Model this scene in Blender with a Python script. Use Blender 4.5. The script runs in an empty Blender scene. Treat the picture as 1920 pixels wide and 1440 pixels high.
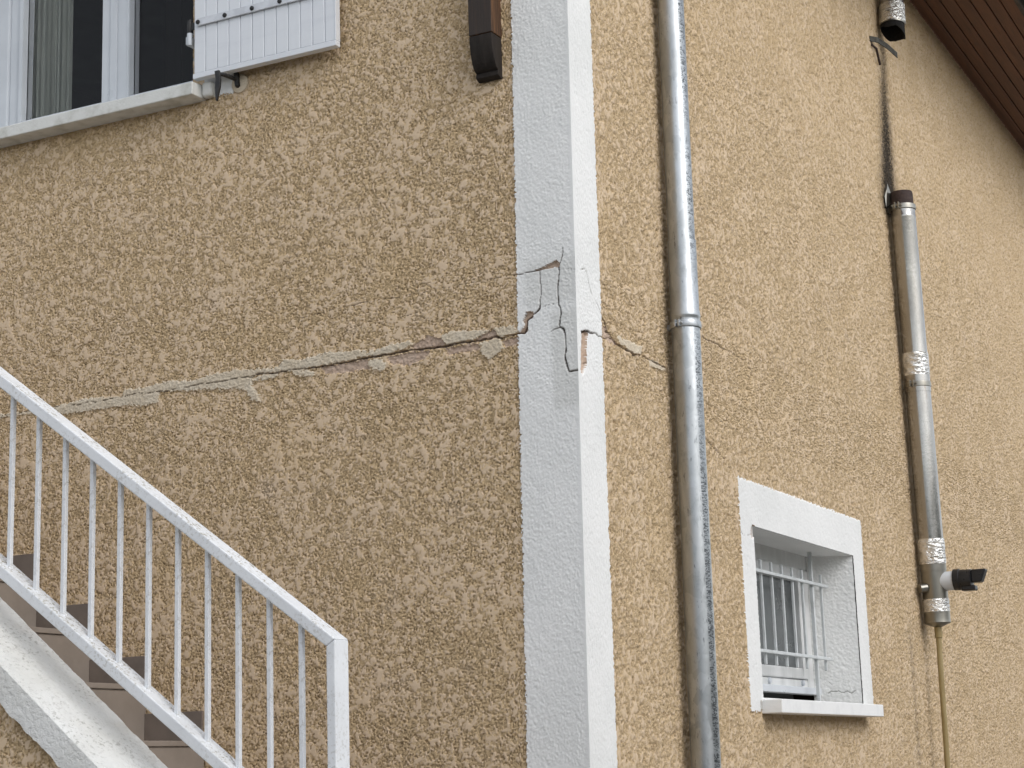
import bpy, bmesh, math, random
import numpy as np
from mathutils import Vector, Matrix
random.seed(7)
S = bpy.context.scene
COL = S.collection
R = math.radians

# ------------------------------------------------------------------ camera
cam_d = bpy.data.cameras.new('camera')
cam = bpy.data.objects.new('camera', cam_d); COL.objects.link(cam)
cam_d.sensor_width = 36.0; cam_d.lens = 64.62
cam_d.clip_start = 0.05; cam_d.clip_end = 400
def cam_axes(yaw, pitch, roll):
    f = Vector((-math.sin(yaw)*math.cos(pitch), math.cos(yaw)*math.cos(pitch), math.sin(pitch)))
    r = Vector((math.cos(yaw), math.sin(yaw), 0)); u = r.cross(f)
    return (math.cos(roll)*r + math.sin(roll)*u, -math.sin(roll)*r + math.cos(roll)*u, f)
cr, cu, cf = cam_axes(0.466330537, 0.207351514, -0.0329881427)
m = Matrix((( cr.x, cu.x, -cf.x, 2.325), (cr.y, cu.y, -cf.y, -5.076), (cr.z, cu.z, -cf.z, 1.55), (0, 0, 0, 1)))
cam.matrix_world = m
S.camera = cam

# ------------------------------------------------------------------ sky, sun, exposure
SUN = Vector((0.80, -0.27, 0.70)).normalized()
world = bpy.data.worlds.new('World'); S.world = world; world.use_nodes = True
wn = world.node_tree; wn.nodes.clear()
sky = wn.nodes.new('ShaderNodeTexSky'); sky.sky_type = 'NISHITA'; sky.sun_disc = False
sky.sun_elevation = math.asin(SUN.z); sky.sun_rotation = math.atan2(SUN.x, SUN.y)
sky.air_density = 1.0; sky.dust_density = 1.6; sky.ozone_density = 1.0
hs = wn.nodes.new('ShaderNodeHueSaturation'); hs.inputs['Saturation'].default_value = 0.28
bg = wn.nodes.new('ShaderNodeBackground'); bg.inputs['Strength'].default_value = 0.15
wo = wn.nodes.new('ShaderNodeOutputWorld')
wn.links.new(sky.outputs[0], hs.inputs['Color']); wn.links.new(hs.outputs[0], bg.inputs['Color']); wn.links.new(bg.outputs[0], wo.inputs['Surface'])
sun_d = bpy.data.lights.new('sun', 'SUN'); sun_d.energy = 0.50; sun_d.angle = R(38); sun_d.color = (1.0, 0.985, 0.965)
sun = bpy.data.objects.new('sun', sun_d); COL.objects.link(sun)
sun.rotation_euler = SUN.to_track_quat('Z', 'Y').to_euler(); sun.location = (20, 6, 20)
S.view_settings.view_transform = 'Standard'; S.view_settings.look = 'None'
S.view_settings.gamma = 1.0; S.view_settings.use_curve_mapping = False
S.view_settings.exposure = 0.66

# ------------------------------------------------------------------ node helpers
class NB:
    def __init__(s, name):
        s.m = bpy.data.materials.new(name); s.m.use_nodes = True
        s.t = s.m.node_tree; s.t.nodes.clear()
        s.out = s.n('ShaderNodeOutputMaterial'); s.b = s.n('ShaderNodeBsdfPrincipled')
        s.l(s.b.outputs[0], s.out.inputs[0]); s.tc = s.n('ShaderNodeTexCoord').outputs['Object']
    def n(s, k): return s.t.nodes.new(k)
    def l(s, a, b): s.t.links.new(a, b)
    def set(s, k, v):
        i = s.b.inputs[k]
        if hasattr(v, 'links') or isinstance(v, bpy.types.NodeSocket): s.l(v, i)
        elif isinstance(v, (tuple, list)): i.default_value = (*v[:3], 1.0)
        else: i.default_value = v
        return s
    def noise(s, scale, detail=4, rough=.55, stretch=(1, 1, 1), dist=0.0, off=0.0):
        mp = s.n('ShaderNodeMapping'); mp.inputs['Scale'].default_value = stretch; mp.inputs['Location'].default_value = (off, off*1.7, off*.6)
        s.l(s.tc, mp.inputs[0]); t = s.n('ShaderNodeTexNoise')
        t.inputs['Scale'].default_value = scale; t.inputs['Detail'].default_value = detail
        t.inputs['Roughness'].default_value = rough; t.inputs['Distortion'].default_value = dist
        s.l(mp.outputs[0], t.inputs['Vector']); return t.outputs['Fac']
    def vor(s, scale, feature='F1', stretch=(1, 1, 1), out='Distance'):
        mp = s.n('ShaderNodeMapping'); mp.inputs['Scale'].default_value = stretch; s.l(s.tc, mp.inputs[0])
        t = s.n('ShaderNodeTexVoronoi'); t.feature = feature; t.inputs['Scale'].default_value = scale
        s.l(mp.outputs[0], t.inputs['Vector']); return t.outputs[out]
    def rng(s, v, a, b, c=0.0, d=1.0, smooth=True):
        r = s.n('ShaderNodeMapRange'); r.interpolation_type = 'SMOOTHSTEP' if smooth else 'LINEAR'
        for i, x in enumerate((a, b, c, d)): r.inputs[i+1].default_value = x
        s.l(v, r.inputs[0]); return r.outputs[0]
    def math(s, op, a, b=None):
        q = s.n('ShaderNodeMath'); q.operation = op
        for i, x in enumerate((a, b)):
            if x is None: continue
            if isinstance(x, (int, float)): q.inputs[i].default_value = x
            else: s.l(x, q.inputs[i])
        return q.outputs[0]
    def mix(s, fac, a, b, blend='MIX'):
        q = s.n('ShaderNodeMix'); q.data_type = 'RGBA'; q.blend_type = blend
        for i, x in ((0, fac), (6, a), (7, b)):
            if isinstance(x, (int, float)): q.inputs[i].default_value = x
            elif isinstance(x, (tuple, list)): q.inputs[i].default_value = (*x[:3], 1.0)
            else: s.l(x, q.inputs[i])
        return q.outputs[2]
    def bump(s, h, dist=.002, strength=1.0):
        q = s.n('ShaderNodeBump'); q.inputs['Distance'].default_value = dist; q.inputs['Strength'].default_value = strength
        s.l(h, q.inputs['Height']); s.l(q.outputs[0], s.b.inputs['Normal']); return s
    def attr(s, name='mask'):
        a = s.n('ShaderNodeAttribute'); a.attribute_name = name
        sp = s.n('ShaderNodeSeparateColor'); s.l(a.outputs['Color'], sp.inputs[0])
        return sp.outputs[0], sp.outputs[1], sp.outputs[2], a.outputs['Alpha']
    def normal_dot(s, v):
        g = s.n('ShaderNodeNewGeometry'); d = s.n('ShaderNodeVectorMath'); d.operation = 'DOT_PRODUCT'
        s.l(g.outputs['Normal'], d.inputs[0]); d.inputs[1].default_value = v; return d.outputs['Value']

def simple(name, c, c2=None, scale=20, rough=.6, metal=0.0, bump=0.0, bscale=80, stretch=(1, 1, 1), detail=4, lo=.35, hi=.65, spec=.4):
    b = NB(name)
    if c2 is None: c2 = tuple(x*.82 for x in c)
    b.set('Base Color', b.mix(b.rng(b.noise(scale, detail, .6, stretch), lo, hi), c, c2))
    b.set('Roughness', b.rng(b.noise(scale*1.7, 3, .5, stretch, off=3.1), .3, .7, max(rough-.08, .02), min(rough+.08, 1)))
    b.set('Metallic', metal); b.set('Specular IOR Level', spec)
    if bump: b.bump(b.noise(bscale, 5, .6, stretch), bump)
    return b.m

# ------------------------------------------------------------------ materials
def make_stucco(name, grain, flat, warm, pale, coarse=False):
    b = NB(name)
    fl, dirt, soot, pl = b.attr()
    fine = b.noise(420, 3, .6)
    # finer crooked crevices than the mesh carries, only where the skin is broken
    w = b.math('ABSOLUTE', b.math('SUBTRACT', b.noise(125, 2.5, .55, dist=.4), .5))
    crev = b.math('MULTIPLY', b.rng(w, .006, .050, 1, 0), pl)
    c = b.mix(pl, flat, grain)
    c = b.mix(b.math('MULTIPLY', b.rng(fl, .1, .9, 1, 0), .45), c, (.32, .185, .085))  # crevice shade put into the colour, following the depth of the cut
    c = b.mix(b.math('MULTIPLY', crev, .20), c, (.34, .21, .10))  # shade of the finer crevices, also painted into the colour
    c = b.mix(b.math('MULTIPLY', b.rng(b.noise(3.1, 5, .62, off=1.3), .50, .72), .40), c, warm)
    c = b.mix(b.math('MULTIPLY', b.rng(b.noise(7.5, 6, .68, off=4.4), .54, .76), .55), c, pale)
    c = b.mix(b.math('MULTIPLY', b.rng(fine, .35, .75), .16), c, (.30, .21, .12))
    c = b.mix(dirt, c, (.20, .15, .112))
    c = b.mix(soot, c, (.022, .018, .015))
    b.set('Base Color', c); b.set('Roughness', .92); b.set('Specular IOR Level', .15)
    h = b.math('SUBTRACT', b.math('MULTIPLY', fine, .3), b.math('MULTIPLY', crev, 1.0))
    if coarse:
        h = b.math('ADD', b.math('MULTIPLY', b.rng(b.noise(75, 5, .62), .30, .56), 2.2), b.math('MULTIPLY', fine, .4))
        b.bump(h, .0022)
    else: b.bump(h, .0017)
    return b.m
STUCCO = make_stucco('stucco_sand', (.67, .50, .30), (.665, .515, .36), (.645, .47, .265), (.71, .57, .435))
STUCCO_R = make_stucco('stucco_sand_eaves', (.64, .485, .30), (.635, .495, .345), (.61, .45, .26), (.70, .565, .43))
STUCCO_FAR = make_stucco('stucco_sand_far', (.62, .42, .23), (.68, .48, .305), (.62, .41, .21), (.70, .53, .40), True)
def make_white_render():
    b = NB('white_render')
    fl, dirt, soot, pl = b.attr()
    c = b.mix(b.rng(b.noise(2.2, 5, .6), .35, .7), (.80, .80, .785), (.73, .735, .72))
    c = b.mix(b.math('MULTIPLY', b.rng(b.noise(160, 4, .6), .60, .76), .25), c, (.55, .54, .50))
    c = b.mix(b.math('MULTIPLY', soot, .55), c, (.52, .52, .49))
    c = b.mix(dirt, c, (.10, .078, .065))
    b.set('Base Color', c); b.set('Roughness', .75); b.set('Specular IOR Level', .3)
    b.bump(b.noise(170, 4, .6), .0012); return b.m
WHITE_RENDER = make_white_render()
def make_mortar():
    b = NB('grey_mortar')
    fl, dirt, soot, pl = b.attr()
    c = b.mix(b.rng(b.noise(9, 6, .7), .35, .65), (.65, .57, .45), (.595, .505, .38))
    c = b.mix(b.math('MULTIPLY', b.rng(b.noise(260, 3, .6), .50, .7), .35), c, (.24, .20, .155))
    c = b.mix(dirt, c, (.22, .172, .135))
    b.set('Base Color', c); b.set('Roughness', .95); b.set('Specular IOR Level', .1)
    b.bump(b.noise(230, 5, .65), .002); return b.m
MORTAR = make_mortar()
def make_brick():
    b = NB('exposed_brick')
    fl, dirt, soot, pl = b.attr()
    c = b.mix(b.rng(b.noise(30, 5, .65), .35, .65), (.55, .425, .335), (.46, .345, .265))
    c = b.mix(dirt, c, (.13, .095, .078))
    b.set('Base Color', c); b.set('Roughness', .95); b.set('Specular IOR Level', .1)
    b.bump(b.noise(210, 5, .65), .002); return b.m
BRICK = make_brick()
def make_dirty_paint(name, base, dirt_col, amount):
    b = NB(name)
    up = b.rng(b.normal_dot((0, 0, 1)), .30, .75)
    sp = b.rng(b.noise(95, 5, .7, (1, 1, 1)), .50, .64)
    cl = b.rng(b.noise(9, 4, .6), .35, .62)
    k = b.math('MULTIPLY', b.math('MULTIPLY', sp, cl), b.math('ADD', b.math('MULTIPLY', up, amount), .42))
    c = b.mix(b.rng(b.noise(5, 4, .6, off=2), .3, .7), base, tuple(x*.9 for x in base))
    b.set('Base Color', b.mix(k, c, dirt_col)); b.set('Roughness', .5); b.set('Specular IOR Level', .4)
    b.bump(b.noise(120, 4, .6), .0006); return b.m
RAIL_PAINT = make_dirty_paint('rail_paint', (.78, .80, .82), (.30, .275, .21), .7)
def make_curb():
    b = NB('curb_paint')
    up = b.rng(b.normal_dot((.64, 0, .77)), .55, .9)
    sp = b.rng(b.noise(70, 6, .72, (1.4, 1, 1)), .52, .63)
    cl = b.rng(b.noise(7, 4, .6), .32, .66)
    c = b.mix(b.rng(b.noise(4, 4, .6), .3, .7), (.78, .785, .77), (.68, .68, .65))
    c = b.mix(b.math('MULTIPLY', b.math('MULTIPLY', sp, cl), b.math('ADD', b.math('MULTIPLY', up, .55), .10)), c, (.30, .295, .26))
    b.set('Base Color', c); b.set('Roughness', .8)
    b.bump(b.math('ADD', b.math('MULTIPLY', b.rng(b.noise(60, 5, .6), .3, .6), 1.6), b.noise(210, 3, .6)), .0012); return b.m
CURB = make_curb()
PVC = simple('white_pvc', (.60, .63, .665), (.56, .59, .625), 6, .35, spec=.5)
PVC_WARM = simple('white_pvc_old', (.74, .745, .74), (.60, .61, .60), 9, .45, stretch=(1, 1, .35))
SHUTTER_PAINT = simple('shutter_paint', (.70, .725, .76), (.645, .67, .71), 11, .42, stretch=(.4, 1, 2.5), lo=.45, hi=.8)
ALU = simple('strap_aluminium', (.66, .68, .71), (.56, .58, .61), 25, .4, .25)
SILL = simple('sill_concrete', (.66, .665, .64), (.47, .47, .43), 16, .8, bump=.0015, bscale=90, lo=.42, hi=.75, detail=7)
SILL_WHITE = simple('sill_white', (.80, .80, .79), (.72, .725, .72), 14, .6, bump=.0008, bscale=70, lo=.45, hi=.8)
SILL_GREY = simple('sill_bare', (.52, .515, .49), (.40, .39, .365), 24, .85, bump=.0015, bscale=90)
BLACK_IRON = simple('black_iron', (.022, .022, .024), (.035, .034, .033), 40, .5, .2, bump=.0005)
BLACK_PLASTIC = simple('black_plastic', (.012, .012, .013), (.018, .018, .02), 30, .35)
GRILLE = simple('grille_paint', (.60, .625, .63), (.50, .52, .52), 18, .5, bump=.0004, bscale=150)
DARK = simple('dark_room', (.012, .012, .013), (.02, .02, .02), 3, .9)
DOOR_GREY = simple('interior_door', (.16, .165, .17), (.14, .145, .15), 3, .6)
CURTAIN = simple('curtain_cloth', (.27, .29, .26), (.235, .255, .23), 8, .9, stretch=(6, 1, .4))
DULL_PANE = simple('dusty_pane', (.105, .115, .118), (.085, .092, .094), 3, .22, spec=.35)
BLIND = simple('grey_blind', (.19, .20, .20), (.17, .18, .18), 3, .8)
TILE = simple('stair_tile', (.27, .23, .196), (.23, .195, .165), 6, .55, bump=.0006, bscale=200, detail=6)
TILE_DARK = simple('skirting_tile', (.195, .16, .135), (.155, .127, .107), 9, .55, bump=.0006, bscale=200)
GROUT = simple('grout', (.42, .39, .35), (.34, .31, .28), 60, .9)
CONCRETE = simple('concrete', (.36, .35, .33), (.28, .27, .25), 8, .9, bump=.002, bscale=60)
HOSE = simple('hose_tan', (.34, .265, .125), (.27, .20, .085), 7, .45, stretch=(4, 4, .6))
RUSTY = simple('tarnished_steel', (.065, .062, .05), (.03, .027, .022), 45, .6, .5, bump=.001)
SOOTY = simple('soot', (.008, .008, .008), (.014, .012, .011), 60, .95)
RUBBER = simple('brown_rubber', (.035, .022, .020), (.055, .035, .03), 40, .8, bump=.001)
GRAVEL = simple('ground_gravel', (.30, .28, .25), (.20, .185, .165), 35, .95, bump=.01, bscale=40)
TERRACOTTA = simple('roof_tile', (.30, .14, .085), (.22, .10, .06), 6, .85, bump=.004, bscale=20)

def make_wood(name, c1, c2, stretch, rough=.7, dark=(.02, .014, .010), weather=None):
    b = NB(name)
    g = b.noise(9, 6, .65, stretch, dist=.6); g2 = b.noise(40, 3, .6, stretch)
    c = b.mix(b.rng(g, .32, .68), c1, c2); c = b.mix(b.math('MULTIPLY', b.rng(g2, .52, .72), .6), c, dark)
    if weather: c = b.mix(b.math('MULTIPLY', b.rng(b.normal_dot(weather), .5, .9), b.rng(g, .25, .5, .75, .95)), c, (.040, .034, .031))
    b.set('Base Color', c); b.set('Roughness', rough); b.set('Specular IOR Level', .25)
    b.bump(b.math('ADD', g, b.math('MULTIPLY', g2, .6)), .002); return b.m
SOFFIT = make_wood('stained_softwood', (.135, .052, .022), (.085, .031, .013), (3, .12, 3), .5)
TIMBER = make_wood('weathered_timber', (.19, .095, .045), (.05, .03, .02), (7, 7, .22), .8, weather=(0, -1, 0))
TIMBER_DARK = make_wood('blackened_timber', (.016, .013, .011), (.03, .024, .02), (4, 4, .5), .8)
FASCIA = simple('fascia_dark', (.028, .022, .018), (.04, .03, .024), 20, .6)

def make_zinc():
    b = NB('galvanised_steel')
    sp = b.vor(34, stretch=(1, 1, .5), out='Color'); spk = b.n('ShaderNodeSeparateColor'); b.l(sp, spk.inputs[0])
    n1 = b.noise(6, 5, .65, (1, 1, .35))
    c = b.mix(b.math('ADD', b.math('MULTIPLY', b.rng(n1, .3, .7), .55), b.math('MULTIPLY', spk.outputs[1], .45)), (.53, .55, .56), (.33, .35, .36))
    c = b.mix(b.math('MULTIPLY', b.rng(b.noise(75, 5, .7, (1, 1, .22)), .60, .68), .75), c, (.12, .125, .13))
    c = b.mix(b.math('MULTIPLY', b.rng(b.noise(26, 6, .72, (1, 1, .55), off=7.), .52, .66), .42), c, (.24, .255, .26))
    # scuffed, oxidised strip down the seam side of the pipe
    side = b.normal_dot((.955, -.295, 0)); band = b.math('MULTIPLY', b.rng(side, .935, .965), b.rng(b.noise(2.2, 3, .5, off=5), .34, .50))
    zig = b.rng(b.noise(58, 5, .7, (1, 1, 2.2), dist=1.2), .46, .56)
    c = b.mix(b.math('MULTIPLY', b.math('MULTIPLY', band, zig), .9), c, (.07, .075, .08))
    b.set('Base Color', c); b.set('Metallic', .88)
    b.set('Roughness', b.math('ADD', b.math('MULTIPLY', spk.outputs[0], .12), b.rng(n1, .3, .7, .27, .37)))
    b.bump(b.noise(40, 4, .6), .0006); return b.m
ZINC = make_zinc()
ZINC_CLAMP = simple('clamp_zinc', (.50, .52, .54), (.38, .40, .41), 40, .42, .85)
def make_inox(name, c1, c2, rough):
    b = NB(name)
    c = b.mix(b.rng(b.noise(5, 5, .65, (1, 1, .3)), .35, .7), c1, c2)
    c = b.mix(b.math('MULTIPLY', b.rng(b.noise(16, 6, .7, (1, 1, .16), off=2.), .60, .70), .6), c, (.20, .13, .075))
    b.set('Base Color', c); b.set('Metallic', .93); b.set('Roughness', b.rng(b.noise(30, 3, .6, (1, 1, .2)), .3, .7, rough, rough+.1))
    b.bump(b.noise(60, 3, .6), .0003); return b.m
INOX = make_inox('stainless_flue', (.41, .40, .38), (.29, .275, .255), .16)
INOX_DULL = make_inox('stainless_dull', (.34, .325, .29), (.25, .235, .20), .28)
def make_foil():
    b = NB('foil_tape'); b.set('Base Color', b.mix(b.rng(b.noise(30, 4, .6), .4, .7), (.80, .79, .76), (.60, .58, .53))); b.set('Metallic', .75); b.set('Roughness', .27)
    b.bump(b.math('ADD', b.noise(24, 3, .6, (1, 1, 2.0), dist=1.5), b.math('MULTIPLY', b.vor(30, 'F1', (1, 1, 2.2)), .7)), .010)
    return b.m
FOIL = make_foil()
def make_glass(name, ior):
    b = NB(name); b.set('Base Color', (1, 1, 1)); b.set('Transmission Weight', 1.0); b.set('Roughness', .0); b.set('IOR', ior)
    b.bump(b.noise(1.3, 1, .5), .004); return b.m
GLASS = make_glass('window_glass', 1.22)
GLASS_DULL = make_glass('dull_glass', 1.10)

# ------------------------------------------------------------------ object helpers
ROOTS = {}
def tag(o, label=None, cat=None, group=None, kind=None):
    for k, v in (('label', label), ('category', cat), ('group', group), ('kind', kind)):
        if v: o[k] = v
    return o
def empty(name, loc, label, cat, group=None):
    o = bpy.data.objects.new(name, None); COL.objects.link(o); o.location = loc; o.empty_display_size = .1
    ROOTS[o.name] = Vector(loc); return tag(o, label, cat, group)
def base_of(p):
    v = Vector((0, 0, 0))
    while p is not None: v += p.location; p = p.parent
    return v
def link(name, me, parent=None, loc=None):
    o = bpy.data.objects.new(name, me); COL.objects.link(o)
    if parent: o.parent = parent
    if loc is not None: o.location = Vector(loc) - (base_of(parent) if parent else Vector((0, 0, 0)))
    return o
class MB:
    """collects vertices (world coordinates) and faces into one mesh"""
    def __init__(s): s.v = []; s.f = []; s.sm = []
    def add(s, v, f, smooth=False):
        n = len(s.v); s.v += [tuple(x) for x in v]; s.f += [tuple(i+n for i in q) for q in f]; s.sm += [smooth]*len(f); return s
    def box(s, a, b):
        (x0, y0, z0), (x1, y1, z1) = a, b
        v = [(x0, y0, z0), (x1, y0, z0), (x1, y1, z0), (x0, y1, z0), (x0, y0, z1), (x1, y0, z1), (x1, y1, z1), (x0, y1, z1)]
        return s.add(v, [(0, 3, 2, 1), (4, 5, 6, 7), (0, 1, 5, 4), (1, 2, 6, 5), (2, 3, 7, 6), (3, 0, 4, 7)])
    def prism(s, pts, axis, a, b):
        """extrude a polygon (2-D) along an axis: 'x' -> pts are (y,z); 'y' -> (x,z); 'z' -> (x,y)"""
        def P(q, t): return {'x': (t, q[0], q[1]), 'y': (q[0], t, q[1]), 'z': (q[0], q[1], t)}[axis]
        n = len(pts); v = [P(q, a) for q in pts] + [P(q, b) for q in pts]
        f = [tuple(range(n)), tuple(range(2*n-1, n-1, -1))] + [(i, n+i, n+(i+1) % n, (i+1) % n) for i in range(n)]
        return s.add(v, f)
    def tube(s, pts, r, n=20, cap=True, rs=None, smooth=True):
        pts = [Vector(p) for p in pts]; rings = []
        ref = None
        for i, p in enumerate(pts):
            t = (pts[min(i+1, len(pts)-1)] - pts[max(i-1, 0)])
            if t.length < 1e-9: t = pts[-1]-pts[0]
            t.normalize()
            if ref is None: ref = t.orthogonal().normalized()
            a = (ref - t*ref.dot(t)).normalized(); ref = a; bb = t.cross(a)
            rr = rs[i] if rs else r
            rings.append([p + a*rr*math.cos(2*math.pi*k/n) + bb*rr*math.sin(2*math.pi*k/n) for k in range(n)])
        v = [q for g in rings for q in g]; f = []
        for i in range(len(rings)-1):
            for k in range(n): f.append((i*n+k, i*n+(k+1) % n, (i+1)*n+(k+1) % n, (i+1)*n+k))
        s.add(v, f, smooth)
        if cap:
            s.add(rings[0], [tuple(range(n-1, -1, -1))]); s.add(rings[-1], [tuple(range(n))])
        return s
    def lathe(s, axis_a, axis_b, prof, n=32):
        """prof = list of (t along axis in metres, radius)"""
        a = Vector(axis_a); d = (Vector(axis_b)-a).normalized(); e = d.orthogonal().normalized(); g = d.cross(e)
        v = []
        for t, r in prof:
            for k in range(n):
                v.append(a + d*t + e*r*math.cos(2*math.pi*k/n) + g*r*math.sin(2*math.pi*k/n))
        f = [(i*n+k, i*n+(k+1) % n, (i+1)*n+(k+1) % n, (i+1)*n+k) for i in range(len(prof)-1) for k in range(n)]
        return s.add(v, f, True)
    def build(s, name, mat, parent=None, bevel=0.0, loc=None, segs=2):
        o0 = Vector(loc) if loc is not None else base_of(parent)
        me = bpy.data.meshes.new(name); me.from_pydata([Vector(v)-o0 for v in s.v], [], s.f)
        me.polygons.foreach_set('use_smooth', s.sm)
        bm = bmesh.new(); bm.from_mesh(me)
        bmesh.ops.remove_doubles(bm, verts=bm.verts, dist=1e-6)
        bmesh.ops.recalc_face_normals(bm, faces=bm.faces)
        if bevel:
            es = [e for e in bm.edges if len(e.link_faces) == 2 and e.calc_face_angle(0) > .6]
            bmesh.ops.bevel(bm, geom=es, offset=bevel, segments=segs, affect='EDGES', profile=.5, clamp_overlap=True)
        for e in bm.edges: e.smooth = not (len(e.link_faces) == 2 and e.calc_face_angle(0) > .7)
        bm.to_mesh(me); bm.free()
        me.materials.append(mat)
        return link(name, me, parent, o0)

# ------------------------------------------------------------------ relief walls
CRACKS_L = [([(-2.4454,2.8804),(-2.3427,2.8883),(-2.2531,2.8887),(-2.0905,2.8936),(-1.964,2.8865),(-1.9378,2.8913),(-1.8853,2.8876),(-1.8269,2.8911),(-1.7753,2.8927),(-1.7113,2.8953),(-1.6225,2.8907),(-1.5661,2.8905),(-1.4976,2.8923),(-1.4176,2.8952),(-1.3324,2.8947),(-1.2781,2.898),(-1.2302,2.8945),(-1.1885,2.8993),(-1.2051,2.9018),(-1.1165,2.8955),(-1.058,2.898),(-0.9482,2.8938),(-0.8571,2.8968),(-0.7559,2.9007),(-0.6892,2.9017),(-0.6342,2.9041),(-0.5796,2.9041),(-0.5255,2.9017),(-0.4825,2.9007),(-0.4184,2.9041),(-0.3498,2.9019),(-0.2817,2.9069),(-0.2612,2.8979),(-0.2633,2.8976),(-0.2174,2.904),(-0.1817,2.9064)],[0.672,0.672,0.672,0.672,0.672,0.8960000000000001,0.8960000000000001,0.8960000000000001,0.8960000000000001,0.8960000000000001,0.8960000000000001,0.8960000000000001,1.2320000000000002,1.2320000000000002,1.2320000000000002,1.2320000000000002,1.2320000000000002,1.2320000000000002,1.6800000000000002,1.7920000000000003,1.7920000000000003,1.7920000000000003,1.9600000000000002,2.5200000000000005,3.08,3.3600000000000003,3.6400000000000006,3.6400000000000006,3.3600000000000003,2.8000000000000003,3.08,3.3600000000000003,2.5200000000000005,1.9600000000000002,1.6800000000000002,1.7920000000000003],10),([(-0.1817,2.9064),(-0.1711,2.9266),(-0.1732,2.945),(-0.1563,2.9535),(-0.1241,2.9742),(-0.1223,2.9993)],[3,3,3,2.6,3.2,1.8],9),([(-0.1223,2.9993),(-0.1164,3.0202),(-0.1166,3.0457),(-0.1186,3.0642),(-0.1185,3.0952)],[1.6,0.9,1.2,1.6,1.5],5),([(-0.2142,3.1),(-0.2043,3.0992),(-0.1705,3.0984),(-0.1468,3.0995),(-0.1152,3.1002)],[1.6,1.8,1.3,2,2.2],7),([(-0.0526,3.1014),(-0.0461,3.1167),(-0.0404,3.1322),(-0.0364,3.1534),(-0.0382,3.1647)],[2,1.3,1.8,1,0.6],5),([(-0.0541,3.1016),(-0.0512,3.0866),(-0.0553,3.0546),(-0.0584,3.0261),(-0.0575,3.0007),(-0.0584,2.9792),(-0.0512,2.9673),(-0.0505,2.9456),(-0.0563,2.9177),(-0.0568,2.907),(-0.0436,2.898),(-0.0379,2.8794),(-0.0379,2.8615),(-0.0371,2.8435),(-0.0415,2.8121),(-0.0352,2.7793),(-0.0284,2.7589),(-0.013,2.7605),(0.0099,2.7618)],[2.6,2.2,1.9,2.8,2,2.2,2.4,1.9,2.2,2.6,3.2,2.5,2.3,2.4,2.2,2.3,2.5,2.7,2.8],10),([(-0.0843,2.8965),(-0.0725,2.902),(-0.0569,2.9042)],[1,1.6,2],5),([(-0.1122,2.978),(-0.0925,2.9823),(-0.0809,2.9817),(-0.0652,2.9838),(-0.059,2.9847)],[0.8,1,0.9,1,1],3),([(-0.0491,3.0899),(-0.022,3.0894),(0.0009,3.0829)],[1,0.8,0.6],3),([(-1.0272,3.0719),(-0.9517,3.0787),(-0.8998,3.0838),(-0.8144,3.0864),(-0.7635,3.0914),(-0.6964,3.0915),(-0.641,3.0883),(-0.575,3.0908),(-0.5205,3.0924),(-0.4234,3.0949),(-0.3383,3.0966),(-0.2751,3.099),(-0.2073,3.1006)],[0.6,1.2,1.0,1.8,0.9,1.0,1.3,1.0,1.2,1.0,1.2,0.9,1.1],4),([(-0.6425,3.0198),(-0.604,3.0217),(-0.5602,3.0252)],[1.2,1.4,1.0],5)]
CRACKS_R = [([(0.0373,3.091),(0.0657,3.1005),(0.0823,3.0984),(0.089,3.0809),(0.1065,3.0446),(0.1296,3.0203),(0.1623,3.0053),(0.1776,2.9864),(0.1978,2.9722)],[0.864,1.008,1.008,1.152,1.08,1.08,0.9359999999999999,1.152,1.44],5),([(0.1978,2.9722),(0.2103,2.9674),(0.2306,2.9531),(0.2417,2.9331),(0.2844,2.9192),(0.3186,2.9054),(0.3633,2.9008),(0.4181,2.9),(0.4546,2.8947),(0.5217,2.9042),(0.5984,2.903),(0.647,2.9003),(0.7368,2.9009)],[2.16,2.88,5.76,4.32,2.88,2.88,1.7999999999999998,3.2399999999999998,2.88,1.08,2.16,2.88,2.16],12),([(0.029,2.8878),(0.0672,2.8983),(0.1008,2.8995),(0.1353,2.9064),(0.1603,2.9004),(0.2081,2.9043),(0.2842,2.9173)],[2.88,3.5999999999999996,2.52,2.16,2.304,1.584,1.44],9),([(1.1089,3.0885),(1.153,3.0824),(1.2685,3.0879),(1.3143,3.0817),(1.4102,3.0848),(1.5068,3.0788),(1.6341,3.0891)],[3.2399999999999998,2.16,2.592,2.16,1.44,1.152,0.864],6),([(0.196,3.083),(0.2669,3.0895),(0.3303,3.096),(0.4423,3.1131),(0.5368,3.1125)],[1.08,1.584,1.296,1.08,0.72],4),([(1.0609,2.7133),(1.1475,2.6866),(1.2264,2.6679),(1.2905,2.6527)],[1.44,3.5999999999999996,2.16,1.44],6),([(1.3976,2.3933),(1.4147,2.3854),(1.4471,2.386),(1.4854,2.3917),(1.5085,2.3897)],[2.16,2.52,1.08,2.16,1.44],5)]
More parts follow.
